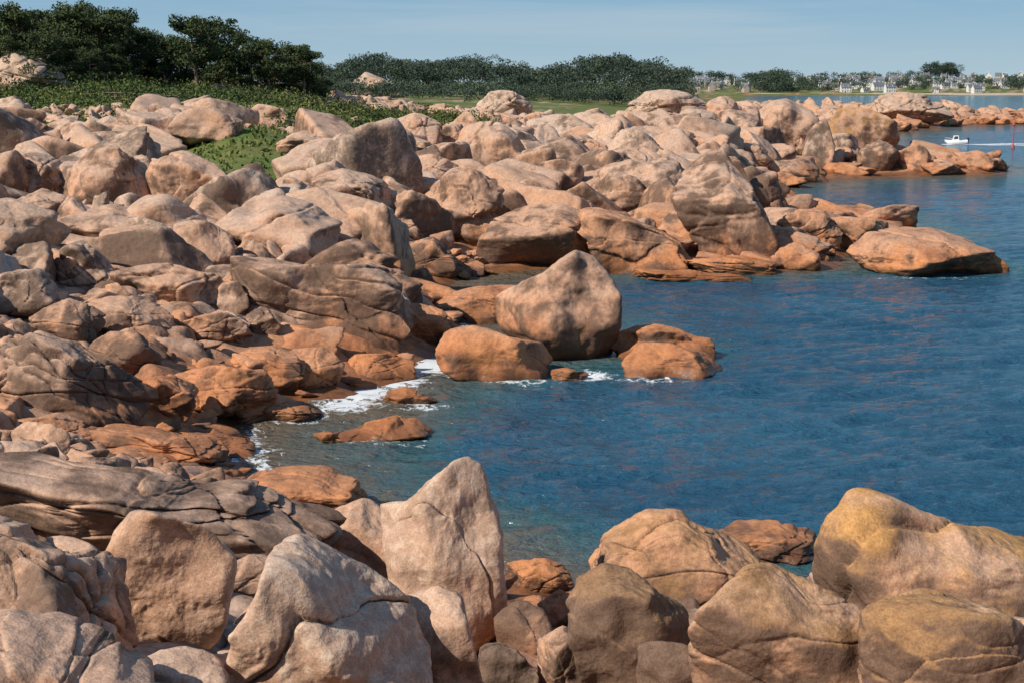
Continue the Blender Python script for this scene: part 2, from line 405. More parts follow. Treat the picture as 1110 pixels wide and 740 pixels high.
H("195,348 240,336 272,350 265,372 205,370",dark=.3)
H("262,345 285,334 306,352 290,370 265,366",dark=.4)
H("90,328 140,322 185,345 180,368 120,360",tone=.5,nc=3)
H("30,345 70,325 110,345 100,370 50,362",dark=.5)
H("355,262 395,250 430,275 425,292 370,288",dark=.5)
H("335,195 370,183 415,197 432,225 385,238 342,218",tone=.5,nc=2)
H("285,205 315,192 345,205 350,228 300,228",tone=.5)
H("436,268 470,258 500,285 495,300 445,296",dark=.6)
H("432,300 462,290 472,310 455,322 435,318",orange=.5,dark=.4)
H("440,330 480,335 500,360 470,372 440,365",orange=.6,dark=.2)
H("395,225 440,232 462,258 430,266 400,250",tone=.6)
# islets
H("537,322 572,303 605,280 625,270 648,283 672,315 673,345 662,378 640,391 600,380 560,366 540,352",tone=.4,dark=.35,nc=0,dep=.85)
H("472,377 488,354 515,350 550,358 582,370 598,388 597,410 555,413 515,406 478,395",tone=.8,orange=.35,nc=1,dark=-.2)
H("660,372 678,357 712,352 755,362 776,372 773,390 700,392 665,388",tone=.8,orange=.35,dark=0,nc=1)
H("670,388 695,370 735,372 770,388 786,402 765,409 700,409 674,400",tone=.7,orange=.3,nc=0)
H("470,330 500,316 545,310 575,316 560,348 500,352 475,345",tone=.8,orange=.5,nc=2,name='granite_slab')
H("597,402 615,398 640,406 620,414 600,412",orange=.8)
H("520,398 545,394 575,402 560,412 525,410",orange=.9)
H("922,276 945,256 975,248 1020,250 1055,260 1092,286 1090,301 1000,298 940,292",tone=.7,dark=.2,orange=.2,nc=1)
# middle headland
H("724,212 745,185 768,166 788,164 805,190 828,225 852,262 852,282 800,280 762,268 738,240",tone=.5,dark=.6,nc=3,dep=.6)
H("515,268 530,240 570,224 610,220 650,236 668,262 655,290 590,296 530,288",tone=.6,dark=.45,nc=1)
H("620,230 650,226 700,244 742,264 745,288 690,298 650,292",tone=.8,orange=.25,dark=.3,nc=2)
H("505,165 520,142 545,135 562,148 572,170 568,196 525,192 508,180",tone=.5,nc=1)
H("576,198 585,176 610,172 632,180 634,208 605,219 580,212",dark=.2,nc=1)
H("456,246 462,215 485,184 512,180 546,204 545,225 510,240 490,262",tone=.6,dark=.2,nc=3)
H("490,240 515,225 540,240 520,270 492,265",dark=.6)
H("638,205 660,186 690,192 712,222 708,238 670,238 642,226",tone=.6,dark=.4,nc=2)
H("660,165 700,160 730,180 720,205 680,195",tone=.4)
H("700,180 722,170 738,185 725,212 705,208",dark=.3)
H("552,150 575,140 600,150 602,172 570,172",tone=.5)
H("600,160 640,150 668,165 660,185 620,178",tone=.4)
H("785,172 800,172 815,205 835,235 820,240 800,215",dark=1.)
H("838,240 862,228 895,228 912,250 905,272 860,272",tone=.7,orange=.3,nc=3)
H("895,236 935,234 966,242 962,264 920,275 898,262",tone=.6,orange=.4,nc=3)
H("740,282 790,278 840,285 840,302 780,300",orange=.8,name='granite_slab')
H("835,278 862,262 888,275 888,294 845,296",orange=.5)
H("690,292 740,294 810,298 820,305 740,307 690,302",orange=1.,name='granite_slab')
H("420,135 450,122 480,136 476,162 440,172 420,156",tone=.3)
H("430,178 470,166 505,186 482,208 440,204",tone=.4,nc=2)
H("470,140 500,135 512,160 490,172 470,160",tone=.5)
H("380,165 415,158 430,180 400,192 380,182",tone=.4)
# upper left
H("-30,75 0,66 20,58 45,64 62,76 78,94 40,102 -30,100",pale=.5,tone=.1)
H("378,93 395,78 412,84 430,92 442,102 410,108 380,102",pale=.5,tone=.2,nc=5)
H("182,145 200,118 235,117 262,132 256,152 205,157",tone=.5,nc=1)
H("262,125 280,113 305,117 316,136 285,142 264,136",tone=.5)
H("300,155 325,142 360,150 376,170 340,180 305,170",tone=.4)
H("90,140 118,125 150,142 146,160 95,157",tone=.3,nc=1)
H("-10,140 35,128 65,148 60,168 -10,168",tone=.4)
H("45,140 70,128 95,140 90,160 55,160",tone=.2,pale=.3,nc=1)
# far headland
H("815,135 832,112 855,107 880,120 890,148 850,160 820,155",tone=.5,nc=0)
H("893,140 908,117 938,118 968,130 976,150 955,168 915,172 895,160",tone=.7,gold=.7,dark=.4,nc=1)
H("868,170 880,137 895,130 902,160 892,183",dark=.5,nc=1)
H("930,165 955,152 975,165 970,187 932,187",tone=.6,dark=.6)
H("972,165 995,156 1012,172 1000,187 972,187",tone=.6,orange=.4)
H("1035,172 1060,163 1083,176 1075,188 1038,187",tone=.6,orange=.4)
H("718,138 745,118 775,122 790,140 762,152 725,148",pale=.4,tone=.3,nc=1)
H("675,122 698,99 738,98 765,110 768,128 710,133",pale=.5,tone=.2,nc=3)
H("765,112 788,104 806,118 796,136 770,132",tone=.5)
H("510,122 530,100 556,98 578,114 570,130 530,134",pale=.8,tone=.1,nc=3)
H("620,128 648,117 667,132 640,143",tone=.3,pale=.3)
H("700,158 728,142 760,156 755,176 712,174",tone=.5)
H("790,156 820,156 838,174 805,184",tone=.6)
H("745,165 772,152 795,168 785,186 752,184",tone=.5)
H("935,128 948,106 970,100 1000,103 1020,113 1032,127 985,136 945,135",pale=.3,tone=.4,nc=5)

# ------------------------------------------------------------------ scattered boulders (one mesh per field)
TPL={}
def tpl(l):
    if l not in TPL:
        TPL[l]=[rockshape(ico(l)[0],np.random.default_rng(500+i),i%3,.05,joint=[.7,0,.5,1.][i%4]) for i in range(28)]
    return TPL[l]
def scatter(name,y0,y1,n,r0,r1,pw,seed,ext=.37,cond=None,mat=None):
    r=np.random.default_rng(seed)
    m=n*16
    y=np.sqrt(r.uniform(y0*y0,y1*y1,m)); x=r.uniform(-ext,ext,m)*y
    rad=r0*(r1/r0)**(r.random(m)**pw)
    h=base_h(x,y); g=greenmask(x,y); u=555+1738*x/y
    gb=np.maximum(greenmask(x,y+8),greenmask(x,y+16))
    rad=np.where((gb>.5)&(y>95)&(y<260),np.minimum(rad,.5+.3*r.random(m)),rad)
    rad=np.where((y>170)&(u<620),np.minimum(rad,.8+.8*r.random(m)),rad)
    rad=np.where((y>215)&(u<800),np.minimum(rad,1.5),rad)
    rad=np.where(y<60,np.minimum(rad,.35+.5*r.random(m)),rad)
    rad=np.where((h<.8)&(y>42)&(y<66),np.minimum(rad,.25+.35*r.random(m)),rad)
    ok=(h>.12)&((g<.35)|(r.random(m)<np.where(y>165,.10,.02)))
    ok&=~((np.abs(u-275)<85)&(y>106)&(y<146)&(r.random(m)<.75))
    if cond is not None: ok&=cond(x,y,h)
    for (hx,hy,hw,dp) in HEX:
        ins=(np.abs(x-hx)<.85*hw+.3*rad)&(y>hy-dp*1.05-rad*.6)&(y<hy+.8*dp)
        fr=(np.abs(x-hx)<hw)&(y>hy-dp-3.5*hw)&(y<hy)&(rad>.3*hw)
        ok&=~(ins|fr)
    x,y,rad,h=x[ok],y[ok],rad[ok],h[ok]
    o=np.argsort(-rad); x,y,rad,h=x[o],y[o],rad[o],h[o]
    cnt=0
    KX=np.zeros(n);KY=np.zeros(n);KR=np.zeros(n)
    VV=[];FF=[];A={k:[] for k in('tone','dark','orange','pale')};nv=0
    for i in range(len(x)):
        if cnt>=n: break
        if cnt and (np.hypot(KX[:cnt]-x[i],KY[:cnt]-y[i])<.66*(KR[:cnt]+rad[i])).any(): continue
        KX[cnt],KY[cnt],KR[cnt]=x[i],y[i],rad[i]; cnt+=1
        px=rad[i]*1738/y[i]; l=5 if px>21 else 4 if px>7 else 3
        Tm=tpl(l)[r.integers(28)]; Fc=ico(l)[1]
        fl=r.uniform(.5,1.0) if h[i]>1.5 else r.uniform(.28,.55)
        S=np.array([1.3,r.uniform(.6,1.),fl])*rad[i]*1.15
        q=rotm([r.integers(4)*1.5708+r.normal(0,.3),r.integers(4)*1.5708+r.normal(0,.3),r.uniform(-3,3)])
        V=(Tm@q.T)*S@rotm([r.normal(0,.22),r.normal(0,.22),r.uniform(0,6.28)]).T
        V=V+np.array([x[i],y[i],h[i]+rad[i]*fl*r.uniform(.1,.45)])
        VV.append(V);FF.append(Fc+nv);nv+=len(V)
        A['tone'].append(np.full(len(V),r.random())); A['dark'].append(np.full(len(V),r.uniform(-.5,.9) if y[i]<150 else r.uniform(-.6,.5)))
        A['orange'].append(np.full(len(V),.5*max(0,1-h[i]/2.5)*r.random())); A['pale'].append(np.full(len(V),max(0,r.uniform(-.5,.5))*(1. if h[i]>3 else 0)))
    mk(name,np.vstack(VV),np.vstack(FF),{k:np.concatenate(v) for k,v in A.items()},[mat or GRF])
scatter('shore_rocks',14,42,240,.12,.6,1.5,1,mat=GR)
scatter('boulder_field',42,112,1250,.35,2.5,1.15,2)
scatter('boulder_field',108,180,1050,.6,2.9,1.15,3)
scatter('boulder_field',175,285,950,.7,3.1,1.2,4)
scatter('rocky_reef',300,660,420,1.2,4.,1.4,5,cond=lambda x,y,h:(h<4.))

# ------------------------------------------------------------------ terrain sheet
yr=np.concatenate([np.linspace(-25,12,40),np.linspace(12,45,220)[1:],np.linspace(45,130,340)[1:],np.linspace(130,285,260)[1:],np.geomspace(285,8500,150)[1:]])
tc=np.concatenate([-np.geomspace(4,.44,30),np.linspace(-.42,.42,470),np.geomspace(.44,4,30)])
YY,TT=np.meshgrid(yr,tc,indexing='ij'); s=np.maximum(YY+12,18); XX=TT*s
x=XX.ravel();y=YY.ravel()
hb=base_h(x,y); gm=greenmask(x,y)
rocky=(1-gm*.9)
amp=np.clip((y-2)/10,0,1)
d1=domes(x,y,4.5,1)*np.where(y<44,.45,1.0); d2=domes(x,y,1.9,2)*.55; d3=domes(x,y,.75,3)*.22*np.clip(2-y/70,0,1)
nz=fbm(np.stack([x/9,y/9,0*x],1),4,77)*.5+fbm(np.stack([x/1.2,y/1.2,0*x],1),3,78)*.1
farf=np.clip(1-(y-500)/300,0,1)*np.clip(1.5-y/300,.6,1)
land=np.clip((hb+.6)/1.2,0,1)
z=hb+(d1+d2+d3-.85)*rocky*amp*farf*land*np.clip(.35+hb*.35,.25,1)+nz*amp*np.clip(farf+.2,0,1)*.8*np.clip(.5+hb,.2,1)
z=z+np.where(y>1200,fbm(np.stack([x/160,y/160,0*x],1),3,79)*3*(hb>1),0)
nr,ncl=YY.shape
idx=np.arange(nr*ncl).reshape(nr,ncl)
Fq=np.stack([idx[:-1,:-1].ravel(),idx[:-1,1:].ravel(),idx[1:,1:].ravel(),idx[1:,:-1].ravel()],1)
mk('coastal_ground',np.stack([x,y,z],1),Fq,dict(green=gm,tone=.4+.4*vnoise(np.stack([x/5,y/5,0*x],1),5),dark=np.where(y<45,.6,.3)),[GRG])

# ------------------------------------------------------------------ sea
yr=np.concatenate([np.linspace(26,120,420),np.linspace(120,420,300)[1:],np.geomspace(420,9000,70)[1:]])
tc=np.concatenate([-np.geomspace(5,.46,16),np.linspace(-.44,.44,440),np.geomspace(.46,5,16)])
YY,TT=np.meshgrid(yr,tc,indexing='ij'); XX=TT*YY
x=XX.ravel();y=YY.ravel()
hb=base_h(x,y)
foam=np.zeros_like(x)
def blob(u,v,ru,ry,w=1.):
    global foam
    Yw=CH/math.tan(P+math.atan((v-370)/F)); xx,_=unproj(u,v,Yw)
    foam=np.maximum(foam,w*np.exp(-(((x-xx)/(ru*Yw/1738))**2+((y-Yw)/ry)**2)))
for b in [(395,425,50,3.0,1.0),(430,412,36,2.2,1.),(470,396,32,2.6,1.1),(500,403,26,1.4,.95),(320,452,40,1.3,.9),(375,438,40,1.8,1.0),(240,503,20,1.3,1.1),(285,492,24,1.,.6),(640,407,26,1.3,1.),(225,512,14,1.,.8),(700,412,50,.8,.65),(560,415,50,.8,.7),(1000,302,90,1.,.45),(420,481,60,.7,.5),(455,440,30,.9,.7)]: blob(*b)
foam=np.maximum(foam,.55*np.exp(-((hb+.12)/.14)**2)*(y>43)*(y<95))
Yb=CH/math.tan(P+math.atan((157-370)/F)); xb,_=unproj(1037,157,Yb)
dx=x-xb; dy=y-Yb
for sg in (-1,1):
    foam=np.maximum(foam,np.where(dx>1.5,1.,0)*np.exp(-((dy-sg*dx*.32)/(1.6+dx*.08))**2)*np.exp(-dx/40)*1.2)
foam=np.maximum(foam,np.where(dx>-3,1,0)*np.exp(-(dy/2.2)**2)*np.exp(-np.maximum(dx,0)/20)*1.2)
ca,sa=math.cos(.45),math.sin(.45); xr=x*ca+y*sa; yr2=-x*sa+y*ca
nf=np.clip(2-y/110,0.15,1)
rid=lambda q,sd:1-2*np.abs(vnoise(q,sd))
zs=.10*fbm(np.stack([xr/5,yr2/2.4,0*x],1),3,91)+nf*(.07*rid(np.stack([xr/2.6,yr2/1.25,0*x],1),95)+.03*rid(np.stack([xr/1.1,yr2/.6,0*x],1),96))
nr,ncl=YY.shape; idx=np.arange(nr*ncl).reshape(nr,ncl)
Fq=np.stack([idx[:-1,:-1].ravel(),idx[:-1,1:].ravel(),idx[1:,1:].ravel(),idx[1:,:-1].ravel()],1)
def watermat():
    n=N('sea_water'); p=n.pos
    dep=n.attr('depth')
    wn=n.noise(p,.05,3,.5)
    w2=n.noise(n.scale(p,(.35,1,1),(0,0,.25)),.12,3,.5)
    deep=n.mix(n.ss(wn,.35,.65),(.018,.085,.150),(.028,.116,.190))
    deep=n.mix(n.ss(w2,.45,.7,0,.5),deep,(.011,.060,.118))
    sh=n.ss(n.math('ADD',dep,n.math('MULTIPLY',wn,1.)),1.7,.5)
    deep=n.mix(n.math('MULTIPLY',n.ss(n.math('ADD',dep,wn),2.48,1.4),.7),deep,(.045,.135,.135))
    col=n.mix(n.math('MULTIPLY',sh,.85),deep,(.17,.115,.065))
    a=n.noise(n.scale(p,(.55,1.1,1),(0,0,.35)),.7,5,.65,.3)
    b=n.noise(n.scale(p,(.8,1.2,1),(0,0,-.3)),2.6,4,.65)
    h=n.math('ADD',n.math('MULTIPLY',a,.70),n.math('MULTIPLY',b,.24))
    f1=n.noise(p,2.2,7,.8,.8)
    fm=n.attr('foam')
    ff=n.ss(n.math('ADD',n.math('MULTIPLY',fm,.62),n.math('MULTIPLY',n.math('SUBTRACT',f1,.5),2.2)),.33,.48)
    ff=n.math('MULTIPLY',ff,n.ss(fm,.05,.2))
    wsh=n.pbr(col,.1,n.bump(h,1.,1.),.5,out=False,IOR=1.33)
    d=n.t.nodes.new('ShaderNodeBsdfDiffuse'); d.inputs[0].default_value=(.72,.76,.78,1)
    ms=n.t.nodes.new('ShaderNodeMixShader'); n.L(ff,ms.inputs[0]); n.L(wsh,ms.inputs[1]); n.L(d.outputs[0],ms.inputs[2]); n.out(ms.outputs[0])
    return n.m
mk('sea_water',np.stack([x,y,zs],1),Fq,dict(depth=-hb,foam=foam),[watermat()])

# ------------------------------------------------------------------ foliage helpers
def leaves(cent,rad,n,size,r,tone0=0.,flat=1.):
    d=r.normal(0,1,(n,3)); d/=np.linalg.norm(d,axis=1)[:,None]
    rr=r.random(n)**.45
    c=cent+d*rr[:,None]*rad
    a=r.normal(0,1,(n,3)); a/=np.linalg.norm(a,axis=1)[:,None]; b=np.cross(a,r.normal(0,1,(n,3))); b/=np.linalg.norm(b,axis=1)[:,None]
    sz=size*r.uniform(.5,1.2,n)[:,None]
    V=np.stack([c-a*sz,c-b*sz*.55,c+a*sz,c+b*sz*.55],1).reshape(-1,3)
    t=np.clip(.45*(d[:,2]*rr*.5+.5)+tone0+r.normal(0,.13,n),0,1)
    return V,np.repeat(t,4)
def tube(pts,rads,k=7):
    pts=np.array(pts,float);V=[];Fq=[]
    for i,p in enumerate(pts):
        dd=pts[min(i+1,len(pts)-1)]-pts[max(i-1,0)]; dd/=np.linalg.norm(dd)+1e-9
        a=np.cross(dd,[.3,1,.1]); a/=np.linalg.norm(a); b=np.cross(dd,a)
        for j in range(k):
            t=2*math.pi*j/k; V.append(p+rads[i]*(a*math.cos(t)+b*math.sin(t)))
    for i in range(len(pts)-1):
        for j in range(k): Fq.append([i*k+j,i*k+(j+1)%k,(i+1)*k+(j+1)%k,(i+1)*k+j])
    return np.array(V),np.array(Fq)
def pine_mesh(seed,low):
    r=np.random.default_rng(seed); Hh=10.
    VV=[];FF=[];TT_=[];M=[];nv=0
    def add(V,Fq,t,m):
        nonlocal nv
        VV.append(V);FF.append(Fq+nv);TT_.append(t);M.append(np.full(len(Fq),m));nv+=len(V)
    lean=r.normal(0,.6,2)
    tp=[np.array([lean[0]*s**1.5+.15*math.sin(3*s+seed),lean[1]*s**1.5,Hh*.9*s-.5]) for s in np.linspace(0,1,8)]
    V,Fq=tube(tp,[.24*(1-.75*s)+.03 for s in np.linspace(0,1,8)]); add(V,Fq,np.zeros(len(V)),1)
    for i in range(24 if low else 17):
        s=r.uniform(.2 if low else .45,1.); k=s*7; i0=min(int(k),6); st=tp[i0]+(tp[i0+1]-tp[i0])*(k-i0)
        an=r.uniform(0,6.28); ln=(1.25-s*.6)*r.uniform(1.8,3.8)
        e=st+np.array([math.cos(an)*ln,math.sin(an)*ln,ln*r.uniform(.1,.5)]); mid=(st+e)/2+np.array([0,0,-.15*ln])
        V,Fq=tube([st,mid,e],[.10,.06,.03],5); add(V,Fq,np.zeros(len(V)),1)
        t0=r.uniform(-.12,.3)
        for q in range(3):
            cc=e+r.normal(0,1,3)*np.array([.8,.8,.35])-(e-st)*r.uniform(0,.45)
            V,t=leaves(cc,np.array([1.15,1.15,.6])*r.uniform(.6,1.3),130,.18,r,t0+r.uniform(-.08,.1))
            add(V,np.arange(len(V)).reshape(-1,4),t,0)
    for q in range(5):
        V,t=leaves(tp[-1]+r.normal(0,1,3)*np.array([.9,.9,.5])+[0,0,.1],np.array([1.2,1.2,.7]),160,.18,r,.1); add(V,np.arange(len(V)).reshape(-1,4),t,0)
    return mk('pine_tree_mesh',np.vstack(VV),np.vstack(FF),dict(tone=np.concatenate(TT_)),[PINE,BARK],False,np.concatenate(M),link=False)
PM=[pine_mesh(40+i,i%3!=0) for i in range(7)]
r=np.random.default_rng(9)
trees=[(-60,-5,235),(-25,0,225),(15,-2,215),(38,8,240),(62,3,222),(85,0,235),(108,3,228),(128,22,245),(145,26,232),(168,30,245),(190,30,238),(212,15,225),(235,17,236),(252,28,250),(272,42,240),(292,40,232),(312,44,245),(328,46,236),(-110,0,230),(-160,0,230),(45,30,210),(5,35,210),(120,45,222),(80,35,218),(345,80,260),
 (-10,8,250),(25,14,250),(75,12,252),(98,20,250),(118,38,252),(155,45,255),(180,48,252),(200,40,255),(222,36,255),(262,55,252),(283,58,255),(302,56,250),(320,60,252),(50,22,228),(95,48,214),(335,58,240),(125,6,236)]
for i,(u,v,Yt) in enumerate(trees):
    xx,zt=unproj(u,v,Yt); g=float(base_h(np.array([xx]),np.array([Yt]))[0])
    hgt=max(zt-g,2.)
    ob=bpy.data.objects.new('pine_tree',PM[(i*5+i//7)%7]); scene.collection.objects.link(ob)
    s=hgt/9.9; ob.location=(xx,Yt,g-.2); ob.scale=(s*1.05,s*1.05,s); ob.rotation_euler=(0,0,r.uniform(0,6.28))
def shrubs():
    r=np.random.default_rng(21); VV=[];TTs=[]
    m=16000
    y=np.sqrt(r.uniform(112**2,330**2,m)); x=r.uniform(-.36,.10,m)*y
    g=greenmask(x,y); h=base_h(x,y); u=555+1738*x/y
    cl=fbm(np.stack([x/9,y/9,0*x],1),3,61)
    k=np.nonzero((g>.45)&(h>3)&((cl>-.01)|(r.random(m)<.08))&((y>165)|(r.random(m)<.10)))[0][:1500]
    for i in k:
        big=y[i]>165
        R=r.uniform(.35,.95)*(1.5 if big else .6)*(1.6 if cl[i]>.18 and big else 1)
        if y[i]>255 and u[i]>340: R=min(R,1.)
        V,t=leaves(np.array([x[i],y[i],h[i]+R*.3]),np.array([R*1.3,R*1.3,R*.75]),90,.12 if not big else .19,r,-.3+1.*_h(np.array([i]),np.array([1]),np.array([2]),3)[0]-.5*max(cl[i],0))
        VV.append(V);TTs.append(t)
    for i in range(170):
        uu=r.uniform(-150,345); yy=r.uniform(205,250); xx=(uu-555)/1738*yy; hh=float(base_h(np.array([xx]),np.array([yy]))[0]); R=r.uniform(1.,2.2)
        V,t=leaves(np.array([xx,yy,hh+R*.4]),np.array([R*1.3,R*1.3,R*.9]),170,.22,r,r.uniform(-.25,.1)); VV.append(V);TTs.append(t)
    V=np.vstack(VV); mk('coastal_shrubs',V,np.arange(len(V)).reshape(-1,4),dict(tone=np.concatenate(TTs)),[SHRUB],False)
    m=34000; y=np.sqrt(r.uniform(112**2,250**2,m)); x=r.uniform(-.36,.02,m)*y
    g=greenmask(x,y); k=g>.6; x,y=x[k],y[k]; h=base_h(x,y); n=len(x)
    a=r.uniform(0,6.28,n); w=.14; hh=r.uniform(.1,.34,n)
    nzv=fbm(np.stack([x/9,y/9,0*x],1),4,77)*.4
    tn=.58+.4*fbm(np.stack([x/5,y/5,0*x],1),2,66)
    c=np.stack([x,y,h+nzv],1); dx=np.stack([np.cos(a)*w,np.sin(a)*w,0*a],1); up=np.stack([r.normal(0,.1,n),r.normal(0,.1,n),hh],1)
    V=np.stack([c-dx,c+dx,c+dx*.5+up,c-dx*.4+up*1.1],1).reshape(-1,3)
    mk('grass',V,np.arange(len(V)).reshape(-1,4),dict(tone=np.repeat(np.clip(tn+r.normal(0,.15,n),0,1),4)),[SHRUB],False)
shrubs()
def treeline():
    r=np.random.default_rng(33); VV=[];TTs=[]
    def crown(u,v,Yt,R):
        xx,zt=unproj(u,v,Yt); g=float(base_h(np.array([xx]),np.array([Yt]))[0]); top=max(zt,g+5)
        t0=r.uniform(-.25,.25)
        for q in range(4):
            zc=top-R*.55-(q>1)*r.uniform(0,.5)*(top-g)*.8
            V,t=leaves(np.array([xx,Yt,max(zc,g+1)])+r.normal(0,1,3)*[R*.6,R*.6,R*.15],np.array([R*.9,R*.9,R*.5]),75,R*.13,r,t0)
            VV.append(V);TTs.append(t)
    for i in range(340):
        u=r.uniform(335,742); top=64+7*math.sin(u*.035)*math.sin(u*.011+1)+r.uniform(-4,12)
        if u>690: top+=(u-690)*.16
        if u<380: top+=6
        crown(u,top+ r.uniform(0,5),r.uniform(680,860),r.uniform(2.6,5.2))
    for i in range(110):
        u=r.uniform(540,745); crown(u,r.uniform(88,99),r.uniform(600,700),r.uniform(2,4))
    for i in range(70):
        u=r.uniform(345,560); crown(u,r.uniform(84,98),r.uniform(420,640),r.uniform(2,3.6))
    for i in range(28): crown(r.uniform(818,860),r.uniform(74,92),r.uniform(1500,1600)*1.15,r.uniform(6,9))
    for i in range(260):
        u=r.uniform(730,1180); crown(u,r.uniform(80,95),r.uniform(1780,2500),r.uniform(5,9))
    for i in range(30): crown(r.uniform(1002,1040),r.uniform(66,76),2450,r.uniform(6,9))
    for i in range(60): crown(r.uniform(740,1000),r.uniform(76,84),2550,r.uniform(6,10))
    V=np.vstack(VV); mk('distant_trees',V,np.arange(len(V)).reshape(-1,4),dict(tone=np.concatenate(TTs)),[FARL],False)
treeline()

# ------------------------------------------------------------------ houses
def boxm(bm,c,s,mi,rz=0):
    r_=bmesh.ops.create_cube(bm,size=1.); 
    for v in r_['verts']: v.co=Vector((v.co.x*s[0]+c[0],v.co.y*s[1]+c[1],v.co.z*s[2]+c[2]))
    for f in {f for v in r_['verts'] for f in v.link_faces}: f.material_index=mi
def house_mesh(w,d,h,rh,wallm,dorm):
    bm=bmesh.new()
    vs=[bm.verts.new(p) for p in [(-w/2,-d/2,-3),(w/2,-d/2,-3),(w/2,d/2,-3),(-w/2,d/2,-3),(-w/2,-d/2,h),(w/2,-d/2,h),(w/2,d/2,h),(-w/2,d/2,h),(-w/2,0,h+rh),(w/2,0,h+rh)]]
    for f in [(0,1,5,4),(2,3,7,6),(1,2,6,9,5),(3,0,4,8,7)]: bm.faces.new([vs[i] for i in f]).material_index=0
    o=.35;t=.12
    e=lambda x,y,z:bm.verts.new((x,y,z))
    for sg in (-1,1):
        a=[e(-w/2-.2,sg*(d/2+o),h-o*rh/(d/2)+t),e(w/2+.2,sg*(d/2+o),h-o*rh/(d/2)+t),e(w/2+.2,0,h+rh+t),e(-w/2-.2,0,h+rh+t)]
        b=[e(v.co.x,v.co.y,v.co.z-.1) for v in a]
        for q in (a,b,[a[0],a[1],b[1],b[0]],[a[1],a[2],b[2],b[1]],[a[3],a[0],b[0],b[3]]): bm.faces.new(q).material_index=1
    for sx in (-1,1): boxm(bm,(sx*(w/2-.5),0,h+rh+.3),(.8,1.3,1.9),0)
    nwin=3 if w<11 else 4
    for fl in range(1 if h<4 else 2):
        for i in range(nwin):
            xx=-w/2+w*(i+.5)/nwin
            door=(fl==0 and i==1)
            boxm(bm,(xx,-d/2-.02,(1.05 if door else 1.5)+fl*2.7),(1.,.1,2.1 if door else 1.3),2)
    if dorm:
        for i in range(2):
            xx=-w/4+i*w/2
            boxm(bm,(xx,-d/4-.4,h+rh*.42),(1.5,1.8,1.5),0); boxm(bm,(xx,-d/4-1.33,h+rh*.45),(.9,.08,.9),2); boxm(bm,(xx,-d/4-.4,h+rh*.42+.85),(1.8,2.1,.2),1)
    me=bpy.data.meshes.new('house'); bm.to_mesh(me); bm.free()
    for m in (wallm,SLATE,GLASSD): me.materials.append(m)
    return me
HM=[house_mesh(11,8,5.4,4.2,WALL,True),house_mesh(9,7.5,3.2,4.2,WALL,True),house_mesh(14,8,5.6,4.,WALL,False),house_mesh(10,8,5.4,4.6,STONEW,True)]
r=np.random.default_rng(5)
rows=[(1800,98),(1910,94),(2040,90),(2180,86),(2330,82),(2450,79)]
for i in range(150):
    k=r.integers(6) if i>20 else r.integers(3)
    u=r.uniform(738,1165) if k<4 else r.uniform(860,1165); Yh=rows[k][0]+r.uniform(-45,50)
    if 815<u<862 and k<3: continue
    xx=(u-555)/1760*Yh*1.0; g=float(base_h(np.array([xx]),np.array([Yh]))[0])
    j=r.integers(4)
    ob=bpy.data.objects.new('stone_house' if j==3 else 'white_house',HM[j]); scene.collection.objects.link(ob)
    s=r.uniform(.65,1.0); ob.scale=(s,s,s); ob.location=(xx,Yh,g+.8); ob.rotation_euler=(0,0,r.choice([0,0,.3,-.4,1.57])+r.normal(0,.15))
xw=np.linspace(180,900,60); yw=1722+6*np.sin(xw*.02)
V=[];Fq=[]
for i,(a,b) in enumerate(zip(xw,yw)):
    V+= [(a,b,-1),(a,b,2.2+.3*math.sin(a*.1)),(a,b+2,2.4+.3*math.sin(a*.1)),(a,b+2,-1)]
    if i: 
        k=4*(i-1); 
        for q in range(3): Fq.append([k+q,k+4+q,k+5+q,k+1+q])
mk('sea_wall',V,Fq,None,[STONEW],False)

# ------------------------------------------------------------------ fence, markers, boat
def fence():
    em=bpy.data.objects.new('wooden_fence',None); scene.collection.objects.link(em)
    xs=[unproj(u,122,188)[0] for u in np.linspace(112,192,13)]
    P0=[]
    for x_ in xs:
        g=float(base_h(np.array([x_]),np.array([188.]))[0]); P0.append((x_,188.,g))
    em.location=P0[0]
    bm=bmesh.new()
    for q in P0: boxm(bm,(q[0]-P0[0][0],0,q[2]-P0[0][2]+.45),(.11,.11,1.4),0)
    me=bpy.data.meshes.new('posts'); bm.to_mesh(me); bm.free(); me.materials.append(WOOD)
    o=bpy.data.objects.new('posts',me); scene.collection.objects.link(o); o.parent=em
    for hgt in (.6,1.05):
        V,Fq=tube([(q[0]-P0[0][0],-.1,q[2]-P0[0][2]+hgt) for q in P0],[.045]*len(P0),6)
        o=mk('rail',V,Fq,None,[WOOD]); o.parent=em
fence()
def marker(u,v,hgt,mat):
    Yw=CH/math.tan(P+math.atan((v-370)/F)); xx,_=unproj(u,v,Yw)
    V,Fq=tube([(0,0,-2),(0,0,hgt*.5),(0,0,hgt)],[.12,.10,.08],10); V2,F2=tube([(0,0,hgt-.1),(0,0,hgt+.05),(0,0,hgt+.6),(0,0,hgt+.62)],[.02,.22,.22,.02] if mat is REDP else [.02,.45,.05,.02],12)
    V3,F3=tube([(0,0,-1.5),(0,0,.3),(0,0,.5)],[.4,.35,.15],12)
    ob=mk('channel_marker',np.vstack([V,V2,V3]),np.vstack([Fq,F2+len(V),F3+len(V)+len(V2)]),None,[mat]); ob.location=(xx,Yw,0)
marker(1098,160,4.0,REDP); marker(1028,138,5.,GREENP)
